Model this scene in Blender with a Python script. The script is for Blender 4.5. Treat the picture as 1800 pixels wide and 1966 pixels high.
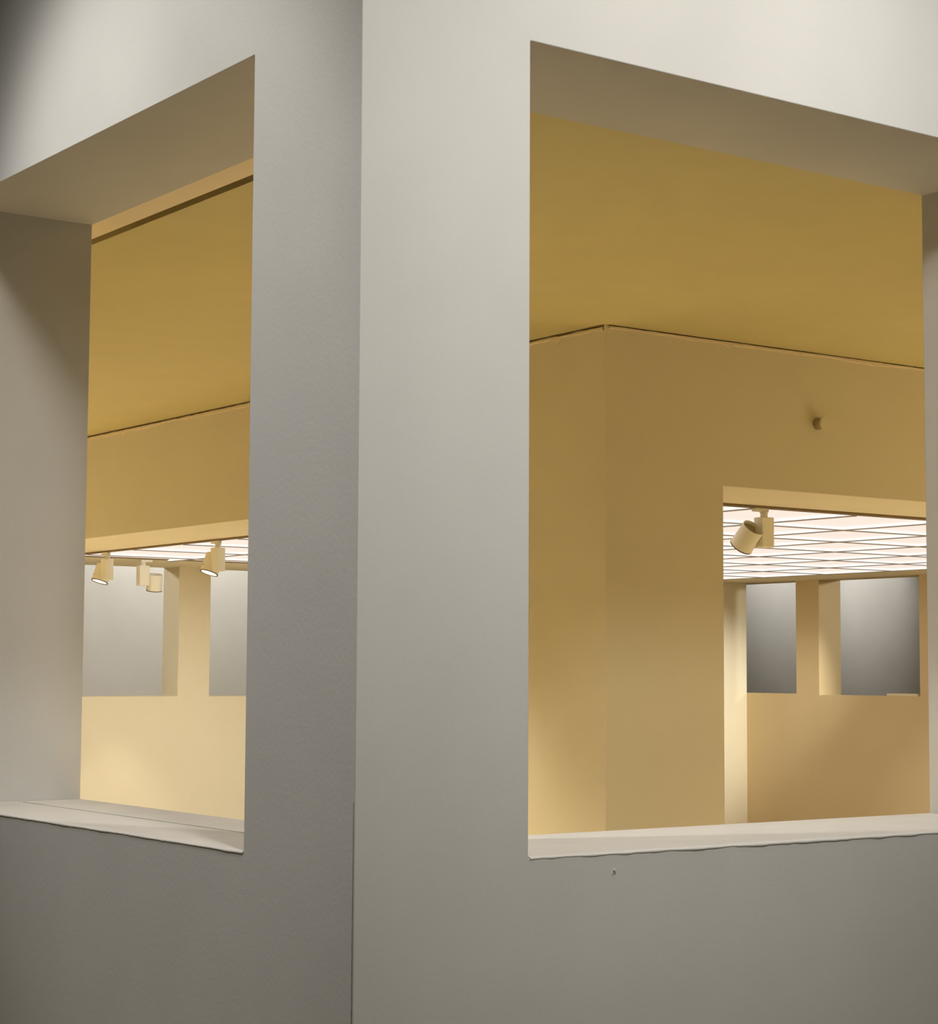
import bpy, bmesh, math, random
from mathutils import Vector, Matrix

for o in list(bpy.data.objects):
    bpy.data.objects.remove(o, do_unlink=True)
SC = bpy.context.scene
COL = SC.collection
random.seed(7)
EYE = 1.55                     # camera height; every level below is given relative to the eye and lifted by EYE

# ------------------------------------------------------------------ camera
TH, YAW, PITCH, ROLL, F = (math.radians(57.478), math.radians(54.252), math.radians(4.603),
                           math.radians(0.293), 3808.75)
cam_d = bpy.data.cameras.new('camera')
cam = bpy.data.objects.new('camera', cam_d)
COL.objects.link(cam)
fw = Vector((math.cos(YAW) * math.cos(PITCH), math.sin(YAW) * math.cos(PITCH), math.sin(PITCH)))
rt = Vector((math.sin(YAW), -math.cos(YAW), 0))
up = rt.cross(fw)
r2 = rt * math.cos(ROLL) + up * math.sin(ROLL)
u2 = -rt * math.sin(ROLL) + up * math.cos(ROLL)
M = Matrix((r2, u2, -fw)).transposed().to_4x4()
M.translation = Vector((-4.6 * math.cos(TH), -4.6 * math.sin(TH), EYE))
cam.matrix_world = M
cam_d.sensor_fit = 'HORIZONTAL'
cam_d.sensor_width = 36.0
cam_d.lens = 36.0 * F / 1800.0
cam_d.clip_end = 100
SC.camera = cam

# ------------------------------------------------------------------ world, exposure, large lamps
SC.view_settings.view_transform = 'Standard'
SC.view_settings.look = 'None'
SC.view_settings.exposure = 0.0
SC.view_settings.gamma = 1.0
SC.view_settings.use_curve_mapping = False
w = bpy.data.worlds.new('world')
SC.world = w
w.use_nodes = True
w.node_tree.nodes['Background'].inputs[0].default_value = (0.9, 0.95, 1.0, 1)
w.node_tree.nodes['Background'].inputs[1].default_value = 0.0

COOL = (1.0, 0.965, 0.90)
ROOM = (1.0, 0.96, 0.90)
WASH = (1.0, 0.98, 0.95)
WARM = (1.0, 0.90, 0.75)


def lamp(name, kind, loc, energy, color, aim=None, size=0.1, cone=90, blend=0.5, parent=None):
    d = bpy.data.lights.new(name, kind)
    d.energy = energy
    d.color = color
    if kind in ('SPOT', 'POINT'):
        d.shadow_soft_size = size
    if kind == 'AREA':
        d.size = size
    if kind == 'SPOT':
        d.spot_size = math.radians(cone)
        d.spot_blend = blend
    o = bpy.data.objects.new(name, d)
    COL.objects.link(o)
    o.location = loc
    if aim is not None:
        o.rotation_mode = 'QUATERNION'
        o.rotation_quaternion = (Vector(aim) - Vector(loc)).to_track_quat('-Z', 'Y')
    return o


def L(x, y, z):
    return (x, y, z + EYE)


# lamps: name, place, aim (levels relative to the eye), watts, colour, source radius, cone, blend
LAMPS = [
    # gallery ceiling lamps lighting the two outer faces of the corner
    ('gallery_lamp', (-2.45, 1.45, 3.15), (0, 1.12, 0.85), 285, COOL, 0.14, 53, 0.65),
    ('gallery_lamp', (1.8, -2.45, 3.15), (1.4, 0, 1.2), 250, COOL, 0.14, 57, 0.8),
    ('gallery_lamp', (-1.0, -3.3, 3.15), (0.4, 0, 1.4), 585, (1.0, 0.96, 0.87), 0.3, 80, 1.0),  # wide unseen lamp added as ambient fill
    ('gallery_lamp', (-0.75, 1.3, 3.15), (0.1, 1.3, -0.45), 22, COOL, 0.12, 40, 0.9),
    ('gallery_lamp', (1.5, -0.75, 3.15), (1.5, 0.1, -0.45), 43, COOL, 0.12, 44, 0.9),
    ('gallery_lamp', (-2.45, 1.95, 3.15), (0, 1.7, 1.5), 75, COOL, 0.14, 36, 1.0),
    # gallery lamps washing the grey walls beyond the inner room
    ('gallery_lamp', (6.9, 12.9, 3.1), (6.9, 14.3, 0.8), 472, COOL, 0.15, 110, 0.9),
    ('gallery_lamp', (3.2, 13.4, 1.5), (5.5, 11.65, 0.2), 150, (1.0, 0.98, 0.98), 0.15, 50, 0.9),  # unseen, added to brighten the jamb of the left far opening
    ('gallery_lamp', (12.7, 12.9, 3.1), (14.1, 12.7, 1.9), 400, COOL, 0.15, 75, 0.9),
    ('gallery_lamp', (12.9, 11.35, 2.2), (14.1, 11.4, 0.95), 97, COOL, 0.1, 50, 0.9),
    ('gallery_lamp', (13.2, 7.3, 1.2), (11.45, 9.5, 0.3), 145, COOL, 0.15, 50, 0.9),  # unseen, added to brighten the jamb of the right far opening
    # unseen wall washers added to brighten the inner room's far walls and pier
    ('washer_fill', (5.6, 5.2, 0.80), (5.0, 11.5, -1.5), 480, WASH, 0.06, 46, 1.0),
    ('washer_fill', (10.5, 7.0, 0.80), (10.8, 10.53, -0.45), 420, WASH, 0.06, 36, 1.0),
    ('washer_fill', (7.5, 5.4, 0.80), (11.3, 7.6, -1.2), 230, WASH, 0.06, 26, 1.0),
    # unseen fill spots added to brighten the inner room and the corridor
    ('room_fill', (5.2, 9.0, 0.80), (4.6, 8.4, -1.5), 234, ROOM, 0.08, 70, 0.9),
    ('corridor_fill', (1.25, 1.25, -0.62), (1.2, 1.2, -1.5), 170, WARM, 0.1, 110, 0.8),  # added low, bounces off the floor onto soffits and jambs
    ('corridor_fill', (2.2, 4.0, 1.52), (2.0, 4.6, -1.5), 380, WARM, 0.1, 90, 0.8),
    ('corridor_fill', (1.8, 10.3, 1.52), (1.8, 9.3, -1.5), 680, WARM, 0.1, 118, 0.8),
    ('corridor_fill', (8.0, 1.8, 1.52), (7.4, 1.8, -1.5), 840, WARM, 0.1, 112, 0.8),
]
for nm, p, a, e, col, sz, cn, bl in LAMPS:
    lamp(nm, 'SPOT', L(*p), e, col, L(*a), sz, cn, bl)


# ------------------------------------------------------------------ materials
def mat(name, color, rough=0.8, bump=0.0, bscale=60, mottling=0.0, mscale=2.0, spec=0.3):
    m = bpy.data.materials.new(name)
    m.use_nodes = True
    nt = m.node_tree
    b = nt.nodes['Principled BSDF']
    b.inputs['Base Color'].default_value = (*color, 1)
    b.inputs['Roughness'].default_value = rough
    b.inputs['Specular IOR Level'].default_value = spec
    tc = nt.nodes.new('ShaderNodeTexCoord')
    if bump > 0:
        n = nt.nodes.new('ShaderNodeTexNoise')
        n.inputs['Scale'].default_value = bscale
        n.inputs['Detail'].default_value = 5
        n2 = nt.nodes.new('ShaderNodeTexNoise')
        n2.inputs['Scale'].default_value = 5
        n2.inputs['Detail'].default_value = 4
        ad = nt.nodes.new('ShaderNodeMath')
        ad.operation = 'MULTIPLY_ADD'
        ad.inputs[1].default_value = 2.0
        bp = nt.nodes.new('ShaderNodeBump')
        bp.inputs['Strength'].default_value = bump
        bp.inputs['Distance'].default_value = 0.004
        nt.links.new(tc.outputs['Object'], n.inputs['Vector'])
        nt.links.new(tc.outputs['Object'], n2.inputs['Vector'])
        nt.links.new(n2.outputs['Fac'], ad.inputs[0])
        nt.links.new(n.outputs['Fac'], ad.inputs[2])
        nt.links.new(ad.outputs[0], bp.inputs['Height'])
        nt.links.new(bp.outputs['Normal'], b.inputs['Normal'])
    if mottling > 0:
        n = nt.nodes.new('ShaderNodeTexNoise')
        n.inputs['Scale'].default_value = mscale
        n.inputs['Detail'].default_value = 6
        r = nt.nodes.new('ShaderNodeMapRange')
        r.inputs['From Min'].default_value = 0.3
        r.inputs['From Max'].default_value = 0.7
        r.inputs['To Min'].default_value = 1 - mottling
        r.inputs['To Max'].default_value = 1.0
        mx = nt.nodes.new('ShaderNodeMix')
        mx.data_type = 'RGBA'
        mx.blend_type = 'MULTIPLY'
        mx.inputs['Factor'].default_value = 1
        mx.inputs['A'].default_value = (*color, 1)
        nt.links.new(tc.outputs['Object'], n.inputs['Vector'])
        nt.links.new(n.outputs['Fac'], r.inputs['Value'])
        nt.links.new(r.outputs['Result'], mx.inputs['B'])
        nt.links.new(mx.outputs['Result'], b.inputs['Base Color'])
    return m


def emit(name, color, strength):
    m = bpy.data.materials.new(name)
    m.use_nodes = True
    b = m.node_tree.nodes['Principled BSDF']
    b.inputs['Base Color'].default_value = (0.06, 0.055, 0.05, 1)
    b.inputs['Specular IOR Level'].default_value = 0.1
    b.inputs['Emission Color'].default_value = (*color, 1)
    b.inputs['Emission Strength'].default_value = strength
    return m


GREY = mat('grey_white_plaster', (0.62, 0.61, 0.585), 0.85, 0.14, 70, 0.05, 3.0)
SILL = mat('sill_plaster', (0.80, 0.78, 0.75), 0.7, 0.3, 45, 0.06, 6.0)  # paler than the walls to carry some of the light from above
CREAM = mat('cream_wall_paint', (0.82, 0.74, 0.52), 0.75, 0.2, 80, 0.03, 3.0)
CREAM_DIM = mat('dimmed_cream_paint', (0.66, 0.52, 0.28), 0.75, 0.2, 80, 0.03, 3.0)  # cream darkened to stand for the weaker light on the far right wall
BAND = mat('pale_cream_paint', (0.92, 0.78, 0.53), 0.7, 0.1, 80, 0.02, 3.0)
YELLOW = mat('yellow_ceiling_paint', (0.67, 0.585, 0.29), 0.8, 0.4, 90, 0.04, 4.0)
FLOOR = mat('pale_floor', (0.64, 0.51, 0.28), 0.5, 0.1, 20, 0.1, 1.5)
RFLOOR = mat('pale_room_floor', (0.66, 0.59, 0.49), 0.5, 0.1, 20, 0.1, 1.5)
GFLOOR = mat('grey_floor', (0.56, 0.43, 0.21), 0.5, 0.1, 20, 0.1, 1.5)
DARK = mat('dark_joint', (0.20, 0.15, 0.07), 0.9)
JOINT = mat('grey_joint', (0.22, 0.19, 0.15), 0.9)
TRACK = mat('track_metal', (0.22, 0.15, 0.07), 0.6)
LAMPW = mat('lamp_enamel', (0.85, 0.81, 0.64), 0.4, spec=0.4)
LAMPIN = mat('lamp_inside', (0.45, 0.40, 0.24), 0.6)
RIM = mat('lamp_rim', (0.12, 0.08, 0.06), 0.5)
DIFF = emit('light_panel', (0.90, 0.78, 0.69), 1.0)
BLADE = emit('glowing_bar_side', (1.0, 0.97, 0.90), 1.05)  # lattice bar sides; emission stands in for panel light falling on them
BARM = mat('lattice_bar', (0.34, 0.30, 0.26), 0.7)
LENS = emit('lamp_lens', (1.0, 0.95, 0.85), 4.0)


# ------------------------------------------------------------------ mesh helpers
def link(name, bm, material, parent=None, smooth=False, bevel=0.0):
    me = bpy.data.meshes.new(name)
    bmesh.ops.recalc_face_normals(bm, faces=bm.faces[:])
    bm.to_mesh(me)
    bm.free()
    for mm in (material if isinstance(material, (list, tuple)) else [material]):
        me.materials.append(mm)
    if smooth:
        for p in me.polygons:
            p.use_smooth = True
    o = bpy.data.objects.new(name, me)
    COL.objects.link(o)
    if parent:
        o.parent = parent
    if bevel > 0:
        b = o.modifiers.new('bevel', 'BEVEL')
        b.width = bevel
        b.segments = 3
        b.limit_method = 'ANGLE'
        b.angle_limit = math.radians(40)
    return o


def struct(o):
    o['kind'] = 'structure'
    return o


def add_box(bm, x0, x1, y0, y1, z0, z1, mi=0):
    v = [bm.verts.new((x, y, z)) for x in (x0, x1) for y in (y0, y1) for z in (z0, z1)]
    for f in ((0, 1, 3, 2), (4, 6, 7, 5), (0, 4, 5, 1), (2, 3, 7, 6), (0, 2, 6, 4), (1, 5, 7, 3)):
        bm.faces.new([v[i] for i in f]).material_index = mi


def box(name, x0, x1, y0, y1, z0, z1, m, parent=None, bevel=0.0):
    bm = bmesh.new()
    add_box(bm, x0, x1, y0, y1, z0 + EYE, z1 + EYE)
    return link(name, bm, m, parent, False, bevel)


def add_cyl(bm, p0, p1, r0, r1, n=32, cap0=True, cap1=True, mi=0):
    p0, p1 = Vector(p0), Vector(p1)
    q = (p1 - p0).to_track_quat('Z', 'Y')
    a = [bm.verts.new(p0 + q @ Vector((r0 * math.cos(2 * math.pi * i / n), r0 * math.sin(2 * math.pi * i / n), 0))) for i in range(n)]
    b = [bm.verts.new(p1 + q @ Vector((r1 * math.cos(2 * math.pi * i / n), r1 * math.sin(2 * math.pi * i / n), 0))) for i in range(n)]
    for i in range(n):
        f = bm.faces.new((a[i], a[(i + 1) % n], b[(i + 1) % n], b[i]))
        f.smooth = True
        f.material_index = mi
    if cap0:
        bm.faces.new(a[::-1]).material_index = mi
    if cap1:
        bm.faces.new(b).material_index = mi


def add_lathe(bm, prof, n=40, mi=0):
    """profile of (radius, z) revolved about z; a None radius is not allowed"""
    rings = []
    for r, z in prof:
        rings.append([bm.verts.new((r * math.cos(2 * math.pi * i / n), r * math.sin(2 * math.pi * i / n), z)) for i in range(n)])
    for a, b in zip(rings, rings[1:]):
        for i in range(n):
            f = bm.faces.new((a[i], a[(i + 1) % n], b[(i + 1) % n], b[i]))
            f.smooth = True
            f.material_index = mi
    return rings


def wall(name, axis, plane, depth, u0, u1, z0, z1, holes, m, mitre=0.0, bevel=0.006):
    """solid wall slab with rectangular holes. axis 'x': front face in the plane x=plane, running along y;
    axis 'y': front face in the plane y=plane, running along x. mitre cuts the u0 end at 45 degrees."""
    us = sorted({u0, u1, *[h[0] for h in holes], *[h[1] for h in holes]})
    us = [u for u in us if u0 <= u <= u1]
    zs = sorted({z0, z1, *[h[2] for h in holes], *[h[3] for h in holes]})
    zs = [z for z in zs if z0 <= z <= z1]

    def solid(i, j):
        if not (0 <= i < len(us) - 1 and 0 <= j < len(zs) - 1):
            return False
        uc, zc = (us[i] + us[i + 1]) / 2, (zs[j] + zs[j + 1]) / 2
        return not any(h[0] < uc < h[1] and h[2] < zc < h[3] for h in holes)
    bm = bmesh.new()
    cache = {}

    def V(i, j, k):
        if (i, j, k) not in cache:
            u = us[i]
            if k and i == 0:
                u += mitre
            t = plane + (depth if k else 0)
            co = (t, u, zs[j] + EYE) if axis == 'x' else (u, t, zs[j] + EYE)
            cache[(i, j, k)] = bm.verts.new(co)
        return cache[(i, j, k)]
    for i in range(len(us) - 1):
        for j in range(len(zs) - 1):
            if not solid(i, j):
                continue
            for k in (0, 1):
                bm.faces.new((V(i, j, k), V(i + 1, j, k), V(i + 1, j + 1, k), V(i, j + 1, k)))
            if not solid(i - 1, j):
                bm.faces.new((V(i, j, 0), V(i, j + 1, 0), V(i, j + 1, 1), V(i, j, 1)))
            if not solid(i + 1, j):
                bm.faces.new((V(i + 1, j, 0), V(i + 1, j + 1, 0), V(i + 1, j + 1, 1), V(i + 1, j, 1)))
            if not solid(i, j - 1):
                bm.faces.new((V(i, j, 0), V(i + 1, j, 0), V(i + 1, j, 1), V(i, j, 1)))
            if not solid(i, j + 1):
                bm.faces.new((V(i, j + 1, 0), V(i + 1, j + 1, 0), V(i + 1, j + 1, 1), V(i, j + 1, 1)))
    return struct(link(name, bm, m, None, False, bevel))


FLR = -EYE
TOP = 3.3          # gallery ceiling
ZT, ZS = 1.5855, -0.452   # lintel and sill levels of the two near openings
ZC = 1.60          # corridor ceiling
D = 0.895          # inner room border / heads of its openings
T = 0.511

# ------------------------------------------------------------------ structure: floor, gallery shell
struct(box('floor', -7, 15, -7, 15, FLR - 0.15, FLR, GFLOOR))
struct(box('floor_room', 4.02, 11.3, 3.8, 11.5, FLR, FLR + 0.008, RFLOOR))
struct(box('floor_corridor', T, 11.6, T, 11.8, FLR, FLR + 0.004, FLOOR))
struct(box('wall_back', 14.1, 14.3, -7, 14.5, FLR, TOP, GREY))
struct(box('wall_end', -7, 14.1, 14.3, 14.5, FLR, TOP, GREY))
struct(box('wall_west', -7.2, -7, -7, 14.5, FLR, TOP, GREY))
struct(box('wall_south', -7, 14.3, -7.2, -7, FLR, TOP, GREY))
struct(box('ceiling_gallery', -7.2, 14.3, -7.2, 14.5, TOP, TOP + 0.2, GREY))

# the two outer walls that meet in the corner, each with its big unglazed opening
wall('wall_left', 'x', 0.0, T, 0.0, 14.3, FLR, TOP, [(0.512, 2.582, ZS, ZT)], GREY, T)
wall('wall_right', 'y', 0.0, T, 0.0, 14.1, FLR, TOP, [(0.503, 2.531, ZS, ZT)], GREY, T)

# inner walls of the corridor (corner wall with two wide openings into the lit room)
wall('wall_inner_left', 'x', 3.32, 0.70, 3.10, 11.5, FLR, ZC, [(4.6, 10.6, FLR + 0.3, D)], CREAM, 0.70, 0.0)
wall('wall_inner_right', 'y', 3.10, 0.70, 3.32, 11.3, FLR, ZC, [(4.05, 10.4, FLR + 0.3, D)], CREAM, 0.70, 0.0)
# far walls of the lit room with their openings
wall('wall_far_left', 'y', 11.5, 0.30, T, 11.6, FLR, TOP,
     [(3.6, 5.517, -0.222, D), (5.825, 7.75, -0.222, D)], CREAM)
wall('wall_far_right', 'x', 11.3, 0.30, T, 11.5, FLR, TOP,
     [(9.847, 11.0, -0.195, D), (8.297, 9.54, -0.203, D)], CREAM_DIM)
struct(box('wall_pier', 10.75, 11.3, 10.53, 11.5, FLR, D, CREAM))

# corridor ceiling (open over the room, whose own ceiling is lower) with the shadow gap along the left lintel
bm = bmesh.new()
add_box(bm, 0.685, 3.9, 0.6, 11.5, ZC + EYE, ZC + 0.12 + EYE)
add_box(bm, 3.9, 11.3, T, 3.9, ZC + EYE, ZC + 0.12 + EYE)
add_box(bm, 0.685, 3.9, T, 0.6, ZC + EYE, ZC + 0.12 + EYE)
add_box(bm, 0.645, 11.3, T, 11.5, ZC + 0.12 + EYE, ZC + 0.2 + EYE)
struct(link('ceiling', bm, YELLOW))
struct(box('trim_1', T, 0.642, T, 11.5, ZC, ZC + 0.12, BAND))     # strip along the back of the left lintel
struct(box('trim_2', 0.642, 0.686, 0.6, 11.5, ZC + 0.09, ZC + 0.12, DARK))

# room ceiling: flat border around the light panels, and its cap
bm = bmesh.new()
add_box(bm, 10.53, 11.3, 3.8, 11.5, D + EYE, 1.02 + EYE)
add_box(bm, 4.02, 10.53, 10.67, 11.5, D + EYE, 1.02 + EYE)
add_box(bm, 4.02, 11.3, 3.8, 11.5, 1.02 + EYE, 1.08 + EYE)
struct(link('ceiling_room', bm, CREAM))


# ------------------------------------------------------------------ sills, cracks and plaster marks
def sill_plate(name, axis, u0, u1, d0, d1, z, ragged=0.004, h=0.006, seed=1):
    """thin plaster skim on the sill: a soft, slightly ragged front edge"""
    rnd = random.Random(seed)
    bm = bmesh.new()
    n = 90
    prof = [(0.0, -0.012), (-0.003, -0.006), (-0.002, 0.001), (0.006, 0.005), (0.02, 0.006), (1.0, 0.006), (1.0, -0.012)]
    rows = []
    w1 = w2 = 0.0
    for i in range(n + 1):
        u = u0 + (u1 - u0) * i / n
        w1 = 0.75 * w1 + rnd.uniform(-1, 1) * ragged
        w2 = 0.7 * w2 + rnd.uniform(-1, 1) * ragged * 0.4
        row = []
        for k, (a, b) in enumerate(prof):
            d = d1 if a == 1.0 else d0 + a + (w1 * 0.5 if k < 3 else 0)
            zz = z + b * h / 0.006 + (w1 if k < 2 else w2 * (k < 5))
            co = (d, u, zz + EYE) if axis == 'x' else (u, d, zz + EYE)
            row.append(bm.verts.new(co))
        rows.append(row)
    for a, b in zip(rows, rows[1:]):
        for k in range(len(prof) - 1):
            bm.faces.new((a[k], a[k + 1], b[k + 1], b[k])).smooth = k < 4
    return struct(link(name, bm, SILL))


sill_plate('trim_3', 'x', 0.515, 2.580, 0.0, 0.270, ZS, 0.0007, 0.003, 3)
sill_plate('trim_4', 'x', 0.515, 2.580, 0.287, T, ZS, 0.0004, 0.0022, 4)
sill_plate('trim_5', 'y', 0.506, 2.529, 0.0, T, ZS, 0.0012, 0.003, 5)


struct(box('trim_12', 0.268, 0.290, 0.53, 2.55, ZS - 0.003, ZS + 0.0012, JOINT))     # open joint along the left sill


def crack(name, axis, plane, u0, u1, z, hmin, hmax, proud, m, seed, n=120, up_side=False):
    """thin uneven bead or joint along the top of a wall"""
    rnd = random.Random(seed)
    bm = bmesh.new()
    rows = []
    wv = 0.0
    for i in range(n + 1):
        u = u0 + (u1 - u0) * i / n
        wv = 0.8 * wv + rnd.uniform(-1, 1) * 0.5
        h = hmin + (hmax - hmin) * min(1, max(0, 0.5 + 0.5 * wv))
        if rnd.random() < 0.03:
            h = hmax * 1.5
        row = []
        for dd, zz in ((0.002, z), (-proud, z - 0.0005), (-proud, z - h), (0.002, z - h - 0.002)):
            co = (plane + dd, u, zz + EYE) if axis == 'x' else (u, plane + dd, zz + EYE)
            row.append(bm.verts.new(co))
        rows.append(row)
    for a, b in zip(rows, rows[1:]):
        for k in range(3):
            bm.faces.new((a[k], a[k + 1], b[k + 1], b[k]))
    return struct(link(name, bm, m))


crack('trim_6', 'x', 3.32, 3.11, 11.4, ZC, 0.001, 0.011, 0.003, DARK, 11, 260)
crack('trim_7', 'x', 3.32, 3.11, 11.4, ZC - 0.012, 0.006, 0.02, 0.009, BAND, 12, 260)
crack('trim_8', 'y', 3.10, 3.34, 11.2, ZC, 0.0005, 0.006, 0.003, DARK, 13, 260)
crack('trim_9', 'y', 3.10, 3.34, 11.2, ZC - 0.006, 0.005, 0.018, 0.009, BAND, 14, 260)

# hairline joint down the outer corner, open only in its lower half
rnd = random.Random(21)
bm = bmesh.new()
rows = []
for i in range(81):
    z = -0.30 - 1.0 * i / 80
    wd = (0.0008 + 0.0024 * min(1, i / 40)) * rnd.uniform(0.6, 1.2)
    rows.append([bm.verts.new((-0.0008, 0.003, z + EYE)), bm.verts.new((-0.0008, 0.003 + wd, z + EYE)),
                 bm.verts.new((0.002, 0.003 + wd, z + EYE)), bm.verts.new((0.002, 0.003, z + EYE))])
for a, b in zip(rows, rows[1:]):
    for k in range(3):
        bm.faces.new((a[k], a[k + 1], b[k + 1], b[k]))
struct(link('trim_11', bm, JOINT))

# low raised ledge on the sill of the right far opening
bm = bmesh.new()
vs = [(11.33, 8.335), (11.33, 8.72), (11.58, 8.72), (11.58, 8.40)]
lo = [bm.verts.new((x, y, -0.203 + EYE)) for x, y in vs]
hi = [bm.verts.new((x, y + (0.02 if i in (0, 3) else 0), -0.180 + EYE)) for i, (x, y) in enumerate(vs)]
bm.faces.new(lo)
bm.faces.new(hi)
for i in range(4):
    bm.faces.new((lo[i], lo[(i + 1) % 4], hi[(i + 1) % 4], hi[i]))
struct(link('trim_10', bm, CREAM))


# ------------------------------------------------------------------ objects
def thing(name, label, cat, loc=(0, 0, 0), rz=0.0, group=None):
    o = bpy.data.objects.new(name, None)
    COL.objects.link(o)
    o.empty_display_size = 0.1
    o.location = loc
    o.rotation_euler = (0, 0, rz)
    o['label'] = label
    o['category'] = cat
    if group:
        o['group'] = group
    return o


def tag(o, label, cat, group=None):
    o['label'] = label
    o['category'] = cat
    if group:
        o['group'] = group
    return o


# luminous ceiling: lattice of bars and light panels
X0, X1, Y0, Y1 = 4.06, 10.53, 3.86, 10.67
ZL = 0.902
gx = [4.985 + 0.782 * i for i in range(8)]
gy = [4.70 + 0.787 * i for i in range(8)]
lum = thing('luminous_ceiling', 'glowing white panelled ceiling with a square lattice of thin bars above the inner room',
            'ceiling light', (0, 0, 0))
xs = [X0] + gx + [X1]
ys = [Y0] + gy + [Y1]
panel_mesh = None
for i in range(len(xs) - 1):
    for j in range(len(ys) - 1):
        a, b, c_, d_ = xs[i], xs[i + 1], ys[j], ys[j + 1]
        bm = bmesh.new()
        add_box(bm, a + 0.004, b - 0.004, c_ + 0.004, d_ - 0.004, ZL + EYE, ZL + 0.012 + EYE)
        link('light_panel', bm, DIFF, lum)
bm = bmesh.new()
bt, h1, h2 = 0.010, 0.005, 0.022     # half width, dark foot height, full bar drop
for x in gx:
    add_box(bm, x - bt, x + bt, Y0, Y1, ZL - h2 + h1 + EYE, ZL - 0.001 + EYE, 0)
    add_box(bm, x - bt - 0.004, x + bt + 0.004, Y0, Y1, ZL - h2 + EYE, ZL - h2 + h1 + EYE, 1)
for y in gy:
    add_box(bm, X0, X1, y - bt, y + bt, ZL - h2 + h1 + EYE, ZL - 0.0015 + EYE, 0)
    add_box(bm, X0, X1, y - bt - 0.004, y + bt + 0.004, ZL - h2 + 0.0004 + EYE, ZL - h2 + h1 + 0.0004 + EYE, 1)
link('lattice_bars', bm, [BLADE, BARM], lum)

# lighting tracks around the luminous ceiling
GT = 'lighting tracks around the luminous ceiling'


def track(x0, x1, y0, y1, z0, label):
    bm = bmesh.new()
    add_box(bm, x0, x1, y0, y1, z0 + EYE, 0.915 + EYE)
    lx, ly = x1 - x0, y1 - y0
    o = link('lighting_track', bm, TRACK, None, False, 0.002)
    tag(o, label, 'lighting track', GT)
    return o


track(4.022, 4.058, 3.87, 10.66, D - 0.012, 'dark track behind the left inner opening, holding two hanging spotlights')
track(4.022, 10.52, 3.802, 3.858, D - 0.012, 'dark track just inside the head of the right inner opening, holding one spotlight')
track(4.06, 10.53, 10.645, 10.67, D - 0.002, 'thin dark track along the far edge of the glowing ceiling in the left view')
track(10.53, 10.555, 3.86, 10.67, D - 0.002, 'thin dark track along the far edge of the glowing ceiling in the right view')

GS = 'track spotlights in the inner room'


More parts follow.
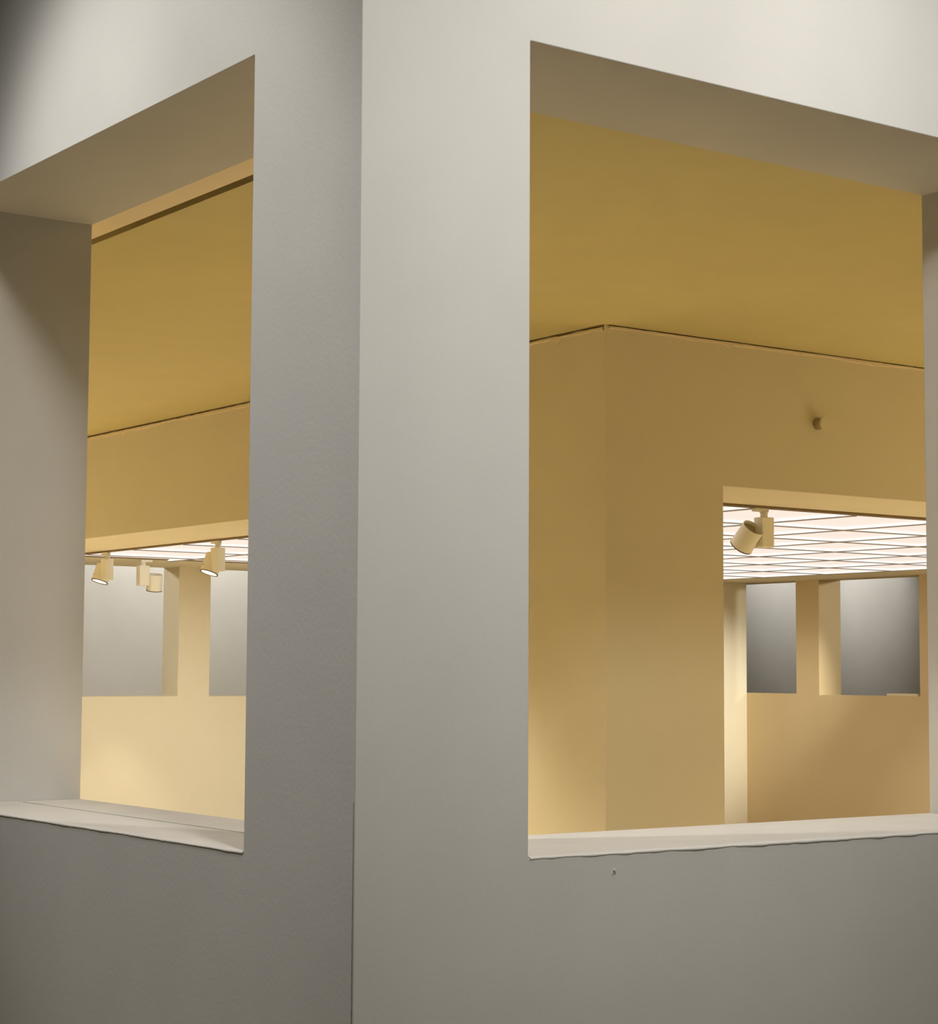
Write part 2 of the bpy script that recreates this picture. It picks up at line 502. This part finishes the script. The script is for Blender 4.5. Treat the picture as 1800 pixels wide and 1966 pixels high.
def spotlight(loc, rz, axis, head_off, label, power, cone=45):
    """axis: world aim of the head; head_off: head centre in the fixture's own frame (x runs along the track)"""
    t = thing('track_spotlight', label, 'spotlight', loc, rz, GS)
    bm = bmesh.new()
    add_box(bm, -0.022, 0.075, -0.016, 0.016, -0.018, 0.0)
    add_cyl(bm, (0, 0, -0.018), (0, 0, -0.026), 0.024, 0.022, 24)
    add_cyl(bm, (0, 0, -0.026), (0, 0, -0.056), 0.020, 0.020, 24)
    link('track_adapter', bm, LAMPW, t, False, 0.0015)
    bm = bmesh.new()
    add_box(bm, -0.044, 0.044, -0.034, 0.034, -0.210, -0.048)
    link('driver_box', bm, LAMPW, t, False, 0.005)
    bm = bmesh.new()
    ho = Vector(head_off)
    add_cyl(bm, (0.03, 0, ho.z), ho, 0.017, 0.017, 20)
    link('pivot_arm', bm, LAMPW, t)
    # head: shell revolved about its own axis, local +z is the rear
    bm = bmesh.new()
    add_lathe(bm, [(0.0565, 0.048), (0.0575, 0.064), (0.0595, 0.066), (0.0605, 0.064), (0.0635, -0.055), (0.0645, -0.066), (0.0630, -0.068),
                   (0.0600, -0.066), (0.0585, -0.056)], 48)
    r = add_lathe(bm, [(0.0565, 0.048), (0.050, 0.030), (0.0005, 0.026)], 48, 1)
    bmesh.ops.remove_doubles(bm, verts=bm.verts[:], dist=1e-5)
    hd = link('lamp_head', bm, [LAMPW, LAMPIN], t)
    aim = (Matrix.Rotation(-rz, 3, 'Z') @ Vector(axis)).normalized()
    hd.rotation_mode = 'QUATERNION'
    hd.rotation_quaternion = (-aim).to_track_quat('Z', 'Y')
    hd.location = ho
    bm = bmesh.new()
    add_cyl(bm, (0, 0, -0.058), (0, 0, -0.054), 0.058, 0.058, 40)
    link('lens', bm, LENS, hd)['label'] = 'glowing white lens'
    bm = bmesh.new()
    add_lathe(bm, [(0.0585, -0.0665), (0.0585, -0.070), (0.0648, -0.070), (0.0648, -0.0640)], 40)
    link('front_rim', bm, RIM, hd)['label'] = 'dark front rim'
    bm = bmesh.new()
    add_box(bm, -0.006, 0.006, 0.0605, 0.0655, -0.030, -0.026)
    link('locking_screw', bm, RIM, hd)
    w_ = Vector(loc) + Matrix.Rotation(rz, 3, 'Z') @ ho
    a = Vector(axis).normalized()
    lamp('spotlight_beam', 'SPOT', w_ + a * 0.075, power, WARM, w_ + a * 2, 0.03, cone, 0.6)
    return t


zt = D - 0.012 + EYE
spotlight((5.03, 3.83, zt), math.pi, (-0.045, 0.674, -0.73), (0.094, -0.03, -0.155),
          'cream track spotlight in the right opening, tilted with its hollow back showing', 60)
spotlight((4.04, 8.10, zt), math.pi / 2, (-0.34, -0.01, -0.94), (0.082, 0.0, -0.155),
          'cream track spotlight at the right of the left opening, lit lens pointing down', 40)
spotlight((4.04, 9.83, zt), math.pi / 2, (-0.31, -0.02, -0.95), (0.082, 0.0, -0.155),
          'cream track spotlight at the left end of the left opening, beside its far jamb', 40)
spotlight((4.75, 10.657, D - 0.006 + EYE), 0.0, (0.05, 0.22, -0.97), (0.105, 0.0, -0.18),
          'smaller looking brightly lit spotlight between the two nearer spotlights, on the far track', 40)

# small round stopper on the corridor wall above the right inner opening
pg = thing('wall_stopper', 'small round cream knob on the wall above the right inner opening', 'knob', L(4.69, 3.10, 1.243))
bm = bmesh.new()
add_cyl(bm, (0, 0.001, 0), (0, -0.05, 0), 0.030, 0.030, 36, True, False)
link('stem', bm, LAMPIN, pg)  # darker than the cap: the knob's side shade is in this colour
bm = bmesh.new()
add_cyl(bm, (0, -0.05, 0), (0, -0.062, 0), 0.035, 0.034, 36)
link('cap', bm, CREAM, pg, False, 0.002)

# nail stub left in the parapet under the right opening
bm = bmesh.new()
add_cyl(bm, (0, 0.004, 0), (0, -0.006, -0.001), 0.0022, 0.0022, 12)
add_cyl(bm, (0, -0.006, -0.001), (0, -0.008, -0.0012), 0.0032, 0.0028, 16)
nl = link('nail', bm, GREY)
nl.location = L(0.773, 0.0, -0.495)
tag(nl, 'tiny painted nail head in the grey parapet just below the right sill', 'nail')
